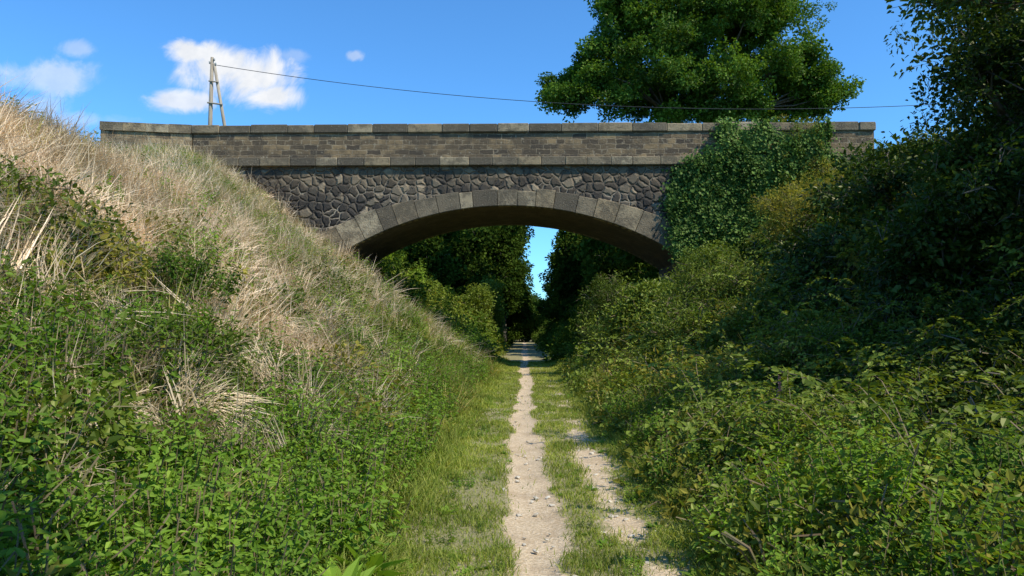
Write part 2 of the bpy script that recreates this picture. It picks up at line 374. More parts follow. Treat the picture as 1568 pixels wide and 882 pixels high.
p=t.new('ShaderNodeBsdfPrincipled'); t.set(p.inputs['Base Color'],c); p.inputs['Roughness'].default_value=.95
b=t.new('ShaderNodeBump'); b.inputs['Strength'].default_value=.8; b.inputs['Distance'].default_value=.05; t.l.new(f2,b.inputs['Height']); t.l.new(b.outputs[0],p.inputs['Normal']); t.l.new(p.outputs[0],out.inputs[0])
m_rub,t,out=newmat('rubble_masonry'); tc=t.new('ShaderNodeTexCoord'); v=tc.outputs['Object']
sp=t.new('ShaderNodeSeparateXYZ'); t.l.new(v,sp.inputs[0]); cb=t.new('ShaderNodeCombineXYZ'); t.l.new(sp.outputs[0],cb.inputs[0]); t.l.new(sp.outputs[2],cb.inputs[1])
_,nc=t.noise(cb.outputs[0],3,2,.5); 
vm=t.new('ShaderNodeVectorMath',operation='SCALE'); t.l.new(nc,vm.inputs[0]); vm.inputs['Scale'].default_value=.25
va=t.new('ShaderNodeVectorMath',operation='ADD'); t.l.new(cb.outputs[0],va.inputs[0]); t.l.new(vm.outputs[0],va.inputs[1])
def vor(feat):
    n=t.new('ShaderNodeTexVoronoi',feature=feat,voronoi_dimensions='2D'); t.l.new(va.outputs[0],n.inputs['Vector']); n.inputs['Scale'].default_value=3.1; n.inputs['Randomness'].default_value=.9; return n
ve=vor('DISTANCE_TO_EDGE'); vc=vor('F1'); sx=t.new('ShaderNodeSeparateColor'); t.l.new(vc.outputs['Color'],sx.inputs[0])
cr=t.new('ShaderNodeValToRGB'); e=cr.color_ramp.elements; e[0].color=C(.022,.018,.014); e[1].color=C(.42,.32,.20); n_=e.new(.5); n_.color=C(.05,.042,.032); n_=e.new(.8); n_.color=C(.13,.105,.07)
t.l.new(sx.outputs[0],cr.inputs[0]); f2,_=t.noise(v,15,5,.7); f3,_=t.noise(v,.9,4,.6)
stone=t.mix(t.ss(f2,.54,.75,0,.5),cr.outputs[0],C(.24,.21,.16))
mort=t.mix(t.ss(f3,.46,.6),C(.05,.04,.03),C(.36,.29,.20))
c=t.mix(t.ss(t.M('ADD',ve.outputs['Distance'],t.M('MULTIPLY',t.M('SUBTRACT',f2,.5),.18)),.02,.11),mort,stone)
stain=t.M('MULTIPLY',t.ss(sp.outputs[2],6.4,8.0),t.ss(f3,.25,.6)); c=t.mix(t.M('MULTIPLY',stain,.8),c,C(.13,.095,.055))
p=t.new('ShaderNodeBsdfPrincipled'); t.set(p.inputs['Base Color'],c); p.inputs['Roughness'].default_value=.9
hh=t.M('ADD',t.ss(ve.outputs['Distance'],0,.24),t.M('MULTIPLY',f2,.35)); b=t.new('ShaderNodeBump'); b.inputs['Strength'].default_value=1; b.inputs['Distance'].default_value=.08; t.l.new(hh,b.inputs['Height']); t.l.new(b.outputs[0],p.inputs['Normal']); t.l.new(p.outputs[0],out.inputs[0])
def coursed(name,c1,c2,mor,bw,rh,useY=False,lich=.6):
    m,t,out=newmat(name); tc=t.new('ShaderNodeTexCoord'); v=tc.outputs['Object']
    sp=t.new('ShaderNodeSeparateXYZ'); t.l.new(v,sp.inputs[0]); cb=t.new('ShaderNodeCombineXYZ'); t.l.new(sp.outputs[0],cb.inputs[0]); t.l.new(sp.outputs[1 if useY else 2],cb.inputs[1])
    _,nc=t.noise(cb.outputs[0],3.0,4,.6); vm=t.new('ShaderNodeVectorMath',operation='SCALE'); t.l.new(nc,vm.inputs[0]); vm.inputs['Scale'].default_value=.17
    va=t.new('ShaderNodeVectorMath',operation='ADD'); t.l.new(cb.outputs[0],va.inputs[0]); t.l.new(vm.outputs[0],va.inputs[1])
    bk=t.new('ShaderNodeTexBrick'); t.l.new(va.outputs[0],bk.inputs['Vector']); bk.inputs['Scale'].default_value=1
    bk.inputs['Brick Width'].default_value=bw; bk.inputs['Row Height'].default_value=rh; bk.inputs['Mortar Size'].default_value=.022; bk.inputs['Mortar Smooth'].default_value=.3; bk.offset=.45; bk.squash=.6; bk.squash_frequency=3
    bk.inputs['Color1'].default_value=C(*c1); bk.inputs['Color2'].default_value=C(*c2); bk.inputs['Mortar'].default_value=C(*mor)
    f1,_=t.noise(v,1.3,6,.7); f2,_=t.noise(v,20,4,.7); f3,_=t.noise(v,6,4,.7)
    c=t.mix(t.ss(f1,.42,.58,0,.65),bk.outputs[0],C(.075,.056,.036)); c=t.mix(t.ss(f3,.57,.69,0,lich),c,C(.46,.39,.27))
    p=t.new('ShaderNodeBsdfPrincipled'); t.set(p.inputs['Base Color'],c); p.inputs['Roughness'].default_value=.95
    h=t.M('ADD',t.M('SUBTRACT',1.,bk.outputs['Fac']),t.M('MULTIPLY',f2,.7)); b=t.new('ShaderNodeBump'); b.inputs['Strength'].default_value=1; b.inputs['Distance'].default_value=.06; t.l.new(h,b.inputs['Height']); t.l.new(b.outputs[0],p.inputs['Normal']); t.l.new(p.outputs[0],out.inputs[0]); return m
m_par=coursed('parapet_masonry',(.33,.225,.11),(.075,.056,.036),(.33,.25,.15),.56,.2)
m_wing=coursed('wing_masonry',(.46,.32,.16),(.22,.155,.085),(.36,.28,.17),.42,.22)
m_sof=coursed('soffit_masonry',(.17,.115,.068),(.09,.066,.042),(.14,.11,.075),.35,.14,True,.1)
xc=W(777,315,YF)[0]; zcr=W(777,315,YF)[2]; zor=W(777,291,YF)[2]; RI=12.4; RO=17.2; HA=6.9
zi=lambda x: zcr-RI+np.sqrt(RI**2-np.asarray(x)**2)
zo=lambda x: zor-RO+np.sqrt(RO**2-np.asarray(x)**2)
ZS0=W(777,254,YF)[2]; ZS1=W(777,241,YF)[2]; ZP1=W(777,203,YF)[2]; ZT=W(777,190,YF)[2]
XL=W(305,250,YF)[0]; XR=W(1335,240,YF)[0]; XE=W(168,200,YF)[0]
mb=MB()
for yy,sgn in((YF,1),(YB,-1)):
    cols=np.unique(np.concatenate([np.linspace(XL-xc,-HA,20),np.linspace(-HA,HA,70),np.linspace(HA,XR-xc,20)]))
    for a,bb in zip(cols[:-1],cols[1:]):
        mid=(a+bb)/2
        z0,z1=(zo(a)-.1,zo(bb)-.1) if abs(mid)<HA else (-.6,-.6)
        q_=[(xc+a,yy,z0),(xc+bb,yy,z1),(xc+bb,yy,ZS0+.05),(xc+a,yy,ZS0+.05)]
        mb.add(q_,[(0,1,2,3) if sgn>0 else (3,2,1,0)],0)
for xx in (XL,XR): mb.add([(xx,YF,-.6),(xx,YB,-.6),(xx,YB,ZS0+.05),(xx,YF,ZS0+.05)],[(0,1,2,3)],0)
mb.obj('spandrel_walls',[m_rub],br)
mb=MB(); an=np.linspace(-HA,HA,60)
ny_=8; yy=np.linspace(YF+.02,YB-.02,ny_)
prof=[(-HA,-.6)]+[(a,float(zi(a))) for a in an]+[(HA,-.6)]
for (a,z0),(bb,z1) in zip(prof[:-1],prof[1:]):
    for j in range(ny_-1): mb.add([(xc+a,yy[j],z0),(xc+bb,yy[j],z1),(xc+bb,yy[j+1],z1),(xc+a,yy[j+1],z0)],[(0,1,2,3)],0)
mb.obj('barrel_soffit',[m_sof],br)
mb=MB(); NV=19; thi=np.linspace(-1,1,NV+1); thi[1:-1]+=rng.normal(size=NV-1)*.012
ai=math.asin(HA/RI)
for yo,yi_ in((YF-.05,YF+.35),(YB+.05,YB-.35)):
    for k in range(NV):
        th0=thi[k]*ai; th1=thi[k+1]*ai; gp=.0009
        j=(rng.random()-.5)*.03; yo2=yo+j
        sub=3; ths=np.linspace(th0+gp,th1-gp,sub+1); v=[]
        ext=(rng.random()-.3)*.14
        for th in ths:
            xi=RI*math.sin(th); zi_=zcr-RI+RI*math.cos(th)
            lo,hi=0,4
            for _ in range(30):
                md=(lo+hi)/2; X_=xi+md*math.sin(th); Z_=zi_+md*math.cos(th)
                if Z_<float(zo(min(abs(X_),RO*.99))): lo=md
                else: hi=md
            md=lo+ext
            for (d,y) in((.0,yi_),(0,yo2+math.copysign(.02,yi_-yo)),(.02,yo2),(md-.02,yo2),(md,yo2+math.copysign(.02,yi_-yo)),(md,yi_)):
                v.append((xc+xi+d*math.sin(th),y,zi_+d*math.cos(th)))
        f=[]
        for s_ in range(sub):
            for i in range(6):
                a=s_*6+i; c_=s_*6+(i+1)%6; f.append((a,c_,c_+6,a+6) if yo<yi_ else (a,a+6,c_+6,c_))
        f.append(tuple(range(6))); f.append(tuple(range(sub*6,sub*6+6))[::-1])
        mb.add(v,f,0)
mb.obj('arch_voussoirs',[m_ring],br)
mb=MB()
def course(y0,y1,x0,x1,z0,z1,L,b,j):
    x=x0
    while x<x1-.05:
        l=min(L*(.8+.4*rng.random()),x1-x)
        if x1-x-l<.3: l=x1-x
        mb.box(x+.002,x+l-.002,y0,y1,z0,z1,0,b,j); x+=l
course(YF-.16,YF+.3,XL-.1,XR,ZS0,ZS1,1.0,.025,.03)
course(YB-.3,YB+.16,XL,XR,ZS0,ZS1,1.0,.03,.02)
mb.obj('string_course',[m_ring],br)
mb=MB()
course(YF-.10,YF+.45,XL-.3,XR+.15,ZP1,ZT,1.25,.03,.06)
course(YB-.45,YB+.10,XL,XR+.1,ZP1,ZT,1.25,.04,.03)
mb.obj('coping_stones',[m_ring],br)
mb=MB(); mb.box(XL-.25,XR+.1,YF-.02,YF+.36,ZS1+.002,ZP1-.002); mb.box(XL,XR+.05,YB-.36,YB+.02,ZS1+.002,ZP1-.002); mb.obj('parapet_walls',[m_par],br)
m_road=simplemat('deck_gravel',(.12,.11,.10),(.2,.19,.17),12)
mb=MB(); mb.box(XL,XR,YF+.305,YB-.305,ZS0+.02,ZS1-.05); mb.obj('deck',[m_road],br)
mb=MB(); n=4; x0=XL-.3; 
def qb(xa,xb,ya,yb,d0,d1,z0,z1,mm):
    v=[(x,y+d,z) for (x,y) in((xa,ya),(xb,yb)) for d in(d0,d1) for z in(z0,z1)]
    mb.add(v,[(0,1,3,2),(4,6,7,5),(0,4,5,1),(2,3,7,6),(0,2,6,4),(1,5,7,3)],mm)
for k in range(n):
    xa=x0+(XE-x0)*k/n; xb=x0+(XE-x0)*(k+1)/n; ya=YF-.6*(k/n); yb=YF-.6*((k+1)/n); g_=.006
    qb(xa-g_,xb+g_,ya,yb,-.02,.34,ZS0-.9,ZP1,0)
    qb(xa-g_,xb+g_,ya,yb,-.10,.42,ZP1+.003,ZT+rng.normal()*.006,1)
mb.obj('wing_parapet',[m_wing,m_ring],br)
# ------------------------------------------------------------ pole & wire
m_wood=simplemat('weathered_wood',(.26,.21,.15),(.42,.36,.27),10,.9,.4,(1,1,.1)); m_por=simplemat('porcelain',(.45,.42,.38),(.6,.58,.52),3,.3,0)
pe=empty('utility_pole'); yP=40.0
def P(px,py,dy=0): return np.array(W(px,py,yP))+np.array([0,dy,0])
mb=MB(); b0=P(321,200);b0[2]-=3.5; t0=P(325,88)
mb.tube([b0,(b0+t0)/2,t0],[.14,.12,.09],10)
mb.obj('pole',[m_wood],pe,True)
mb=MB(); b1=P(346,200);b1=b1+(b1-P(330,100))*.9; t1=P(328,98)
mb.tube([b1,t1],[.11,.08],10); mb.obj('brace_leg',[m_wood],pe,True)
mb=MB(); a=P(319,158,-.12); bb=P(342,161,-.12); mb.tube([a,bb],[.05,.05],8); a=P(321,125,-.12); bb=P(336,127,-.12); mb.tube([a,bb],[.04,.04],8)
mb.obj('cross_pieces',[m_wood],pe)
mb=MB(); top=P(325,92)
for dx,dz in((.14,.05),(-.12,-.12),(.22,-.2)):
    c0=top+np.array([dx,-.05,dz]); mb.tube([top+np.array([0,-.02,dz-.12]),c0+[0,0,-.12]],[.015,.015],6,1); mb.tube([c0+[0,0,-.1],c0+[0,0,-.03],c0+[0,0,0],c0+[0,0,.06]],[.05,.035,.055,.02],8,0)
mb.obj('insulators',[m_por,m_wood],pe,True)
m_wire=simplemat('cable',(.03,.03,.03),(.05,.05,.05),3,.6,0)
px=np.array([333,835,1280,1700.]); py=np.array([99,160,162,140.]); cf=np.polyfit(px,py,2)
mb=MB(); pts=[W(x_,float(np.polyval(cf,x_)) ,yP) for x_ in np.linspace(331,2300,70)]; mb.tube(pts,[.018]*len(pts),5); mb.obj('overhead_cable',[m_wire])
# ------------------------------------------------------------ trees
def tree(name,base,lobes,key,scale,tr=.3,den=1.0,tintbias=0,dens_c=14,sub_r=.34,mat=m_bark,rmax=1.0,limbs=5):
    e=empty(name); base=np.array(base,float)
    cen=np.mean([l[:3] for l in lobes],0); mb=MB()
    top=np.array([cen[0],cen[1],cen[2]]); mid=(base*.5+top*.5)+rng.normal(size=3)*.15; 
    mb.tube([base-[0,0,.3],base+(mid-base)*.3,mid,top],[tr*1.3,tr,tr*.75,tr*.4],9)
    for l in lobes:
        c_=np.array(l[:3]); s_=mid+(top-mid)*rng.random(); m_=(s_+c_)/2+rng.normal(size=3)*.2
        mb.tube([s_,m_,c_],[tr*.4,tr*.25,tr*.12],5)
        for k in range(limbs):
            e_=c_+rdir(1)[0]*np.array(l[3:6])*.85; mb.tube([m_,(m_+e_)/2+rng.normal(size=3)*.15,e_],[tr*.16,tr*.1,.012],4)
    mb.obj('trunk_and_limbs',[mat],e,True)
    pts=[];tn=[]
    for l in lobes:
        R=np.array(l[3:6]); vol=(R[0]*R[1]*R[2])**(1/3)
        ns=max(5,int(26*den*(vol/2.0)**1.2))
        for k in range(ns):
            d=rdir(1)[0]; rr=.3+(rmax-.3)*rng.random()**.55; c_=np.array(l[:3])+d*R*rr; sr=max(.4,sub_r*vol)*(.5+.9*rng.random())
            m_=max(2,int(dens_c*(.4+1.0*rng.random()))); tt=rng.random()
            q_=rng.normal(size=(m_,3))*.5*sr*np.array([1,1,.6]); pts.append(c_+q_); tn.append(np.clip(tt*.6+.4*rng.random(m_)+tintbias,0,1))
    pts=np.concatenate(pts); tn=np.concatenate(tn)
    scatter(name+'_crown',pts,key,scale*(.5+.8*rng.random(len(pts))),.6,tn,parent=e).name='crown'
def lobe(px,py,y,rx,ry=None,dy=None,k=1):
    s=y/F; x,yy,z=W(px,py,y); ry=ry or rx; return (x,yy+(rng.random()-.5)*rx*s,z,rx*s,(dy or rx)*s*.9,ry*s)
yo=45
tree('oak_tree',(W(1090,200,yo)[0],yo,7),[lobe(1010,60,yo,90,68),lobe(1130,55,yo,95,75),lobe(880,140,yo,42,34),lobe(940,118,yo,55,50),lobe(1060,150,yo,95,42),lobe(1185,135,yo,75,48),lobe(1258,140,yo,34,38),lobe(1225,110,yo,30,30),lobe(1050,-15,yo,95,55),lobe(1165,0,yo,55,45),lobe(960,15,yo,42,40)],'oak',.95,.45,1.15,.05,7,.42,rmax=1.12)
def wt(x,y,z0,r,h,key='oakfar',s=1.1,den=.65,tb=-.05):
    b_=(x,y,float(H(x,y))); L=[]
    for k in range(5): L.append((x+rng.normal()*r*.3,y+rng.normal()*r*.35,z0+h*(.15+.18*k),r*(.8-.08*k)*1.,r*.75,h*.24))
    tree('woodland_tree',b_,L,key,s,.22,den,tb,6,limbs=2)
for (x,y,z0,r,h) in [(-10.5,44,4.5,2.4,5),(-7.6,52,3,2.6,6.5),(-5.8,60,1.5,3.9,10),(-4.0,74,1,4.0,13),(-2.8,92,0,4.2,16),(7.6,41,3,2.8,6),(6.4,49,1.5,3.2,8),(7.0,60,1,3.5,11),(7.2,74,.5,3.9,14),(7.5,92,0,4.3,16),(-9,66,4,4,9),(11,64,4,4,9),(-2.2,118,0,4.6,12),(6.6,118,0,4.6,13),(1.6,150,0,4.0,8),(13,38,7,2.8,4.6),(12,46,6.5,3,6),(12,54,6,3.5,8),(-1.9,67,3.0,1.8,8.5),(4.3,66,3.0,1.5,8)]:  # the few far right, hidden by the bridge, are added to shade the cutting
    wt(x,y,z0,r,h)
for (x,y,z0,r,h) in [(-2.8,52,.3,1.4,4.2),(-3.4,46,1,1.3,2.8)]:
    wt(x,y,z0,r,h,'bramblef',1.2,1.2,.3)
def rtree(name,x,y,zl,r,h,n=7,key='hazel',s=1.0,den=1.,top=None):
    L=[]
    for k in range(n):
        t_=k/(n-1); L.append((x+rng.normal()*r*.3,y+rng.normal()*r*.3,zl+h*t_,r*(1-.45*t_),r*(1-.45*t_),h/n*1.3))
    tree(name,(x,y,float(H(x,y))),L,key,s,.13,den,-.05,7,rmax=1.15)
rtree('hazel_tree',9.0,11.8,2.9,1.8,4.7,7,den=.9)
rtree('hazel_tree',9.6,8.0,1.8,2.2,5.5,7,den=1.2)
rtree('hazel_tree',12.4,15,4.5,1.9,2.6,5)
rtree('hazel_tree',7.2,4.2,1.2,1.6,2.2,5)
e_=lambda px,py,y,r: tuple(W(px,py,y))+(r,r*.8,r*.6)
tree('cherry_tree',(8.2,9.6,float(H(8.2,9.6))),[e_(1545,70,9.2,.75),e_(1530,150,9.4,.7),e_(1500,215,9.6,.6),e_(1450,250,10,.4),e_(1480,110,9.2,.22),e_(1560,300,9.2,.9),e_(1590,10,9,.7)],'hazel',.62,.11,1.6,.1,5,rmax=1.25)
for (x,y,z0,r,h) in [(12.5,8.5,5,2.6,6),(14.5,12,5,2.6,5.2),(10.5,4,3.5,2.0,3.2)]:  # trees outside the view, placed to cast shade on the right bank
    L=[(x+rng.normal()*.7,y+rng.normal()*.7,z0+h*(.1+.2*k),r*(1-.1*k),r*(1-.1*k),h*.2) for k in range(5)]
    tree('offscreen_shade_tree',(x,y,float(H(x,y))),L,'oakfar',.9,.2,.7,-.05,6,limbs=2)
tree('cherry_tree',(8.4,6.5,float(H(8.4,6.5))),[(4.9,8.1,5.4,.45,.4,.12),(5.5,8,5.42,.4,.4,.16),(6.2,7.7,5.3,.7,.5,.3),(7.2,7.2,5.1,.9,.8,.4)],'hazel',.6,.1,.9,.15,4)
tree('offscreen_shade_tree',(4.4,-2.6,0),[(.9,.2,6.0,.9,.7,.5),(2.6,-.9,6.2,1.0,1.0,.6),(3.8,-2.2,6.6,1.3,1.1,.9)],'oakfar',.6,.16,.9,0,4)  # unseen tree added behind the camera; crown positioned to shade the lower left
for (x,y,r,h,key) in [(3.3,24.6,.85,2.2,'thick'),(3.5,21,.8,1.9,'bramblef'),(4.6,18,.9,1.7,'thick'),(5.7,22.5,.9,1.4,'bramblef'),(7.4,19.5,1.0,1.8,'yellow'),(5.2,14.2,.9,1.9,'hazel'),(7.6,15.5,1.1,2.1,'hazel'),(8.9,21.5,1.0,1.5,'yellow'),(3.9,11.2,.7,1.5,'thick'),(6.2,10.8,.9,1.8,'hazel'),(6.8,26.3,.9,1.1,'bramblef')]:  # leaf keys carry painted light: dark in the shaded hollow, lighter on sunlit bank
    z=float(H(x,y)); L=[(x+rng.normal()*r*.45,y+rng.normal()*r*.45,z+h*(.15+.2*k),r*(1-.12*k),r*(1-.12*k),h*.2) for k in range(5)]
    tree('elder_shrub',(x,y,z),L,key,.85 if key!='thick' else 1.0,.05,1.5,rng.random()*.3,5,limbs=2,rmax=1.2)
# ------------------------------------------------------------ vegetation scatter
def pts_in(n,x0,x1,y0,y1,ypow=1.0):
    x=x0+(x1-x0)*rng.random(n); y=y0+(y1-y0)*rng.random(n)**ypow; return x,y
def infr(x,y,marg=1.5): return (np.abs(x)<.76*y+marg)
n=210000; y=1.3*(36/1.3)**rng.random(n); x=-1.7+3.7*rng.random(n)
bn=bareness(x,y); edge=np.clip((np.abs(x-.2)-.85)/.5,0,1); patch=fbm(x,y,.5,31)
k=(rng.random(n)>np.clip(bn*2.1-.1,0,.99))&(patch+rng.random(n)*.45+edge*.3>.5); x=x[k];y=y[k];edge=edge[k];patch=patch[k]
L=(.018+.042*rng.random(len(x)))*(1+1.4*np.clip(patch-.35,0,1)*2)*(1+edge*1.9)
blades('path_turf_grass',x,y,H(x,y)+.016,L,.0016*(1+y/5)*(1+edge),.7+.0*x,m_grass,fbm(x,y,.7,8)*.7+.4*rng.random(len(x))-.05)
x,y=pts_in(900,-1.8,2.2,1.3,40,1.4); e_2=np.clip((np.abs(x-.2)-1.0)/.4,0,1); k=rng.random(len(x))<e_2*.9; x=x[k];y=y[k]
scatter('verge_grass',np.stack([x,y,H(x,y)],1),'grass',.5+.5*rng.random(len(x)),.25,fbm(x,y,1,12)*.5+.5*rng.random(len(x)))
x,y=pts_in(1200,-1.4,1.8,1.6,18,1.4); k=bareness(x,y)<.3; x=x[k];y=y[k]
scatter('path_weeds',np.stack([x,y,H(x,y)],1),['broad','grass','herb'],(.14+.2*rng.random(len(x)))*(1+.5*(np.abs(x-.2)>.8)),.2,.2+.6*rng.random(len(x)),zs=.6)
x,y=pts_in(3600,-.9,1.4,1.5,22,1.6); w=np.exp(-((x-.85)/.25)**2)+.35*np.exp(-((x-cx(y))/.22)**2)+.12*np.exp(-((x+.75)/.2)**2); k=rng.random(len(x))<w; x=x[k];y=y[k]
scatter('path_stones',np.stack([x,y,H(x,y)+.008],1),'stone',.006+.034*rng.random(len(x))**3.5,.2)
# left bank
N=9500; x,y=pts_in(N,-16,-1.3,1.3,27.6,1.15); k=infr(x,y); x=x[k];y=y[k]
nz=fbm(x,y,1.6,41); nz2=fbm(x,y,.7,47)
bx=np.interp(y,[0,5,8,12,18],[4.2,3.8,3.5,3.5,4.1])
dry=1/(1+np.exp(-(-x-bx+(nz-.5)*3)*2.4))*np.interp(y,[0,4,12,16,20],[.8,.98,1,.65,.35])
strip_=np.exp(-(((x+2.9)/.55)**2+((y-9.6)/2.4)**2)); dry=np.maximum(dry,strip_*.88)
dry=np.maximum(dry,.08*(x<-1.9))
isdry=rng.random(len(x))<dry
tops=H(x,y); lod=np.interp(y,[0,10,28],[.85,1.05,1.4])
k=isdry; scatter('dry_grass_bank',np.stack([x,y,tops+.05],1)[k],['dry','olive'],(.6+.6*rng.random(k.sum()))*lod[k],.4,fbm(x,y,1,3)[k]*.6+.4*rng.random(k.sum()),mixw=[.93,.07])
oliv=(~isdry)&(rng.random(len(x))<np.interp(y,[0,8,14,18],[.15,.3,.55,.65]))
k=oliv; scatter('rough_grass_bank',np.stack([x,y,tops],1)[k],['olive','grass'],(.7+.5*rng.random(k.sum()))*lod[k],.3,mixw=[.75,.25])
g_=(~isdry)&(~oliv)
k=g_&(y<9); scatter('nettles_and_herbs',np.stack([x,y,tops-.05],1)[k],'herb',.6+.55*rng.random(k.sum())+np.clip(nz2[k]-.45,0,1),.25,nz[k]*.7+.3*rng.random(k.sum()))
k=g_&(y>=9); scatter('herb_patch',np.stack([x,y,tops-.05],1)[k],'herbf',.6+.5*rng.random(k.sum()),.25,nz[k]*.7+.3*rng.random(k.sum()))
x,y=pts_in(1600,-4.4,-1.25,1.4,10,1.0); k=infr(x,y)&(fbm(x,y,.9,48)>.40)&(-x<np.interp(y,[0,5,8,10],[4.3,3.7,3.0,2.4])); x=x[k];y=y[k]; scatter('nettles_and_herbs',np.stack([x,y,H(x,y)-.03],1),'herb',.5+.9*rng.random(len(x)),.3,fbm(x,y,.8,49)*.8+.4*rng.random(len(x))-.1)
x,y=pts_in(110,-5,-1.8,3.0,12,1.0); k=infr(x,y); x=x[k];y=y[k]; scatter('dry_stalks',np.stack([x,y,H(x,y)+.28],1),'dry',.4+.35*rng.random(len(x)),.6,.2+.5*rng.random(len(x)))
def mounds(name,cs,keys,sp=14):
    P_=[];T_=[];K_=[];S_=[]
    for (x,y,r,kk) in cs:
        n=int(sp*r*r)+6; d=rdir(n); d[:,2]=np.abs(d[:,2])*.9+.05
        rad=r*(.75+.35*rng.random(n)); q_=d*rad[:,None]*np.array([1,1,.85]); 
        px_=x+q_[:,0]; py_=y+q_[:,1]; base=float(H(x,y)); pz=base+q_[:,2]; pz=np.maximum(pz,H(px_,py_)+.05)
        P_.append(np.stack([px_,py_,pz],1)); t0=rng.random()*.65; T_.append(t0+.4*rng.random(n)); K_.append(np.where(rng.random(n)<.85,kk,rng.integers(0,len(keys)-1,n))); S_.append((.7+.5*rng.random(n))*(.8+.25*min(r,1.3))*(1+.012*y))
    return scatter(name,np.concatenate(P_),keys,np.concatenate(S_),.5,np.concatenate(T_),kidx=np.concatenate(K_))
cs=[]
for _ in range(85):
    y=2+20*rng.random(); x=-1.9-rng.random()*min(.4*y+.8,4.2); cs.append((x,y,.25+.32*rng.random(),int(rng.choice(4,p=[.35,.3,.1,.25]))))
mounds('bramble_patch',cs,['bramble','thick','yellow','herb'],22)
x,y=pts_in(60,-2.4,-.95,2.9,4.6); scatter('dock_plants',np.stack([x,y,H(x,y)],1),'broad',.7+.5*rng.random(60),.2,.6+.4*rng.random(60))
x=-8.3-rng.random(26)*1.6; y=11+rng.random(26)*4; scatter('crest_weeds',np.stack([x,y,H(x,y)],1),'herbf',.9+.4*rng.random(26),.2,rng.random(26)*.4)
# right side
def mound(x,y):
    base=np.interp(y,[0,5,9,13,20,28],[.6,.6,.7,.7,.6,.5]); e=np.clip((x-1.35)/1.0,0,1)**.6
    return (base*(.3+1.1*fbm(x,y,2.2,71)))*e
x,y=pts_in(4300,1.4,13,1.2,12,1.0); k=infr(x,y,1.0); x=x[k];y=y[k]
u=rng.random(len(x))**.55; z=H(x,y)+mound(x,y)*u; n=len(x); dk=(x>3.6+.3*np.sin(y))&(y>6)  # dk: hollow where darker leaves and tint paint in the shade
ki=np.where(dk,rng.choice([2,2,3,0],n),rng.choice([0,0,0,0,1,1,2,4],n))
scatter('bramble_thicket',np.stack([x,y,z],1),['bramble','herb','thick','hazel','yellow'],(.65+.5*rng.random(n)),.4,fbm(x,y,1.0,77)*1.0+.35*rng.random(n)-.15-.1*dk,kidx=ki)
x,y=pts_in(2500,1.5,16,11,27.8,1.0); k=infr(x,y,1.0); x=x[k];y=y[k]
u=rng.random(len(x))**.55; z=H(x,y)+mound(x,y)*u
scatter('bramble_bank',np.stack([x,y,z],1),['bramblef','herbf','olive','yellow','thick'],(.65+.45*rng.random(len(x))),.4,fbm(x,y,1.5,78)*1.0+.3*rng.random(len(x))-.06,mixw=[.5,.05,.08,.22,.15])
cs=[]
for _ in range(160):
    y=3+24.2*rng.random(); x=np.interp(y,[3,10,28],[2.2,2.5,3.1])+rng.random()**1.2*min(.72*y,10.5)
    r=(.45+.8*rng.random()**1.5)
    if y<11: r=.35+.35*rng.random()
    if y>18 and x>8: r*=.6
    kk=int(rng.choice(5,p=[.3,.25,.25,.1,.1]))
    if y<10: kk=int(rng.choice([4,1,4,1,2]))
    cs.append((x,y,r,kk))
for (x,y,r) in [(3.6,26.5,1.2),(4.9,26.9,1.2),(6.0,27,1.0),(7.0,27,.8),(3.0,23,.9),(3.4,20,1.0),(2.9,16,.9),(4.0,24.5,1.2),(2.6,13,.7)]: cs.append((x,y,r,int(rng.integers(0,3))))
near=[c for c in cs if c[1]<12]; farc=[c for c in cs if c[1]>=12]
mounds('bramble_mounds',farc,['bramblef','thick','yellow','hazel','bramble'],17)
mounds('bramble_mounds',[(a,b_,c_,[0,1,2,0,0][d_]) for a,b_,c_,d_ in near],['bramble','thick','yellow','herb'],26)
x,y=pts_in(460,1.8,10,4.2,20,1.0); k=infr(x,y,.5); x=x[k];y=y[k]; scatter('bramble_canes',np.stack([x,y,H(x,y)+mound(x,y)*.8+.2],1),'cane',.8+.5*rng.random(len(x)),.35,.4+.6*rng.random(len(x)))
x,y=pts_in(550,1.35,4,1.6,26,1.3); scatter('verge_herbs',np.stack([x,y,H(x,y)+mound(x,y)*.4],1),['herb','grass','olive'],.5+.4*rng.random(550),.25,mixw=[.4,.5,.1])
a_,b_,_c=W(1190,605,8); scatter('purple_loosestrife',np.array([(a_,b_,float(H(a_,b_))+.3)]),'flower',.7,.05)
x,y=pts_in(2600,-16,16,33.8,120,1.5); k=(np.abs(x-.1)>1.7)&(np.abs(x)<.3*y+4); x=x[k];y=y[k]
e=np.clip((np.abs(x-.1)-1.6)/1.2,0,1); u=rng.random(len(x)); z=H(x,y)+u*e*(.8+1.5*fbm(x,y,4,91)); lf=(x<0)&(y<56)  # lf: lighter leaves and tint paint the left side sunlit; right stays dark
ki=np.where(lf,rng.choice([2,3,3,3,4,0],len(x)),rng.choice([0,0,0,0,0,2,3],len(x)))
scatter('cutting_shrubs',np.stack([x,y,z],1),['bush','dead','herbf','bramblef','yellow'],(.9+.6*rng.random(len(x)))*np.where(lf,1.15,1),.4,fbm(x,y,3,92)+.1+.3*lf,kidx=ki)
x,y=pts_in(450,-7,7.5,27.5,34); k=np.abs(x-.1)>1.9; x=x[k];y=y[k]; scatter('arch_undergrowth',np.stack([x,y,H(x,y)+.3*rng.random(len(x))],1),['bramblef','olive','herbf'],.9+.5*rng.random(len(x)),.3,mixw=[.5,.2,.3])
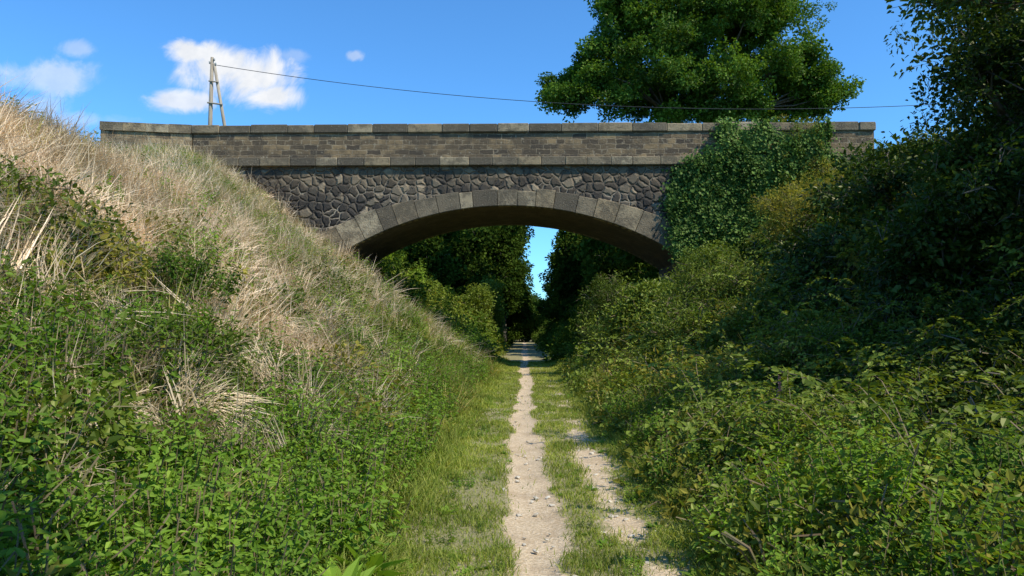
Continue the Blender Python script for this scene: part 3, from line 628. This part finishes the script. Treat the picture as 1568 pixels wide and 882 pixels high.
# ivy
n=1700; px=1022+rng.random(n)*278; py=190+rng.random(n)*215; nn=fbm(px,py,38,51); n2=vnoise(px,py,16,53)
lim=np.interp(px,[1022,1050,1110,1260,1300],[.15,.48,.64,.68,.35])+.28*np.clip((py-245)/60,0,1); k=(nn*.75+rng.random(n)*.25<lim)
k&=~((py<242)&(px<1035+nn*55)); k&=~((py<208)&((nn<.52)|(n2<.45))); k&=~((py>206)&(py<243)&(n2<.42)); k&=~((px>1268)&(py<245)); px=px[k];py=py[k];nn=nn[k]
P3=np.array([W(a_,b_,YF-.02) for a_,b_ in zip(px,py)]); P3[:,1]-=rng.random(len(px))*(.05+.2*nn)+.13*(py<258)
scatter('ivy',P3,'ivy',.45+.5*rng.random(len(px)),.35,.0+1.1*nn+.3*rng.random(len(px))-.1,rotz=.6)
x=10.0+rng.random(44)*1.6; scatter('ivy_shrub',np.stack([x,YF-.5+rng.random(44)*.3,7.4+rng.random(44)**1.4*2.4],1),['yellow','bramblef'],.5,.4,.7+.3*rng.random(44),mixw=[.4,.6])
# ------------------------------------------------------------ sun & sky
el=math.radians(50); sd=np.array([.90,-.58]); sd/=np.linalg.norm(sd)
D=Vector((sd[0]*math.cos(el),sd[1]*math.cos(el),math.sin(el)))
sl=bpy.data.lights.new('sun','SUN'); sl.energy=5; sl.angle=math.radians(.5); sl.color=(1,.925,.77); so=bpy.data.objects.new('sun',sl); sc.collection.objects.link(so); so.rotation_euler=D.to_track_quat('Z','Y').to_euler(); so.location=(20,-10,30)
wd=bpy.data.worlds.new('World'); sc.world=wd; wd.use_nodes=True; t=NT(wd.node_tree); t.n.clear()
out=t.new('ShaderNodeOutputWorld'); bg=t.new('ShaderNodeBackground'); bg.inputs[1].default_value=.12
sky=t.new('ShaderNodeTexSky',sky_type='NISHITA'); sky.sun_disc=False; sky.sun_elevation=el; sky.sun_rotation=math.atan2(D.x,D.y); sky.altitude=200; sky.air_density=1; sky.dust_density=.3; sky.ozone_density=2
tc=t.new('ShaderNodeTexCoord'); sp=t.new('ShaderNodeSeparateXYZ'); t.l.new(tc.outputs['Generated'],sp.inputs[0])
yy_=t.M('MAXIMUM',sp.outputs[1],.05); u=t.M('DIVIDE',sp.outputs[0],yy_); v=t.M('DIVIDE',sp.outputs[2],yy_)
cb=t.new('ShaderNodeCombineXYZ'); t.l.new(u,cb.inputs[0]); t.l.new(v,cb.inputs[1])
n1,_=t.noise(cb.outputs[0],13,9,.62,.6); n2,_=t.noise(cb.outputs[0],30,5,.6)
acc=None
for (px,py,a_,b_,op) in [(345,98,85,40,1),(385,115,80,52,1),(305,80,55,26,1),(415,148,60,26,1),(275,155,65,18,.85),(70,118,100,28,.5),(125,76,32,15,.35),(20,170,90,28,.35),(448,86,34,14,.25),(542,85,20,9,.4),(120,185,90,16,.3)]:
    d=ray(px,py); u0=d.x/d.y; v0=d.z/d.y
    q1=t.M('DIVIDE',t.M('SUBTRACT',u,u0),a_*1.15/F); q2=t.M('DIVIDE',t.M('SUBTRACT',v,v0),b_*1.2/F)
    r_=t.M('SQRT',t.M('ADD',t.M('MULTIPLY',q1,q1),t.M('MULTIPLY',q2,q2)))
    s_=t.M('ADD',t.M('SUBTRACT',.95,r_),t.M('MULTIPLY',t.M('SUBTRACT',n1,.5),2.2)); mk=t.M('MULTIPLY',t.ss(s_,.0,.7),op)
    acc=mk if acc is None else t.M('MAXIMUM',acc,mk)
cc=t.mix(t.ss(n2,.3,.7),C(6.8,7.1,7.6),C(8.1,8.2,8.4))
skc=t.mix(1.0,sky.outputs[0],C(.72,1.44,2.0),'MULTIPLY')
t.set(bg.inputs[0],t.mix(acc,skc,cc)); t.l.new(bg.outputs[0],out.inputs[0])
sc.view_settings.view_transform='Standard'; sc.view_settings.look='None'; sc.view_settings.exposure=0
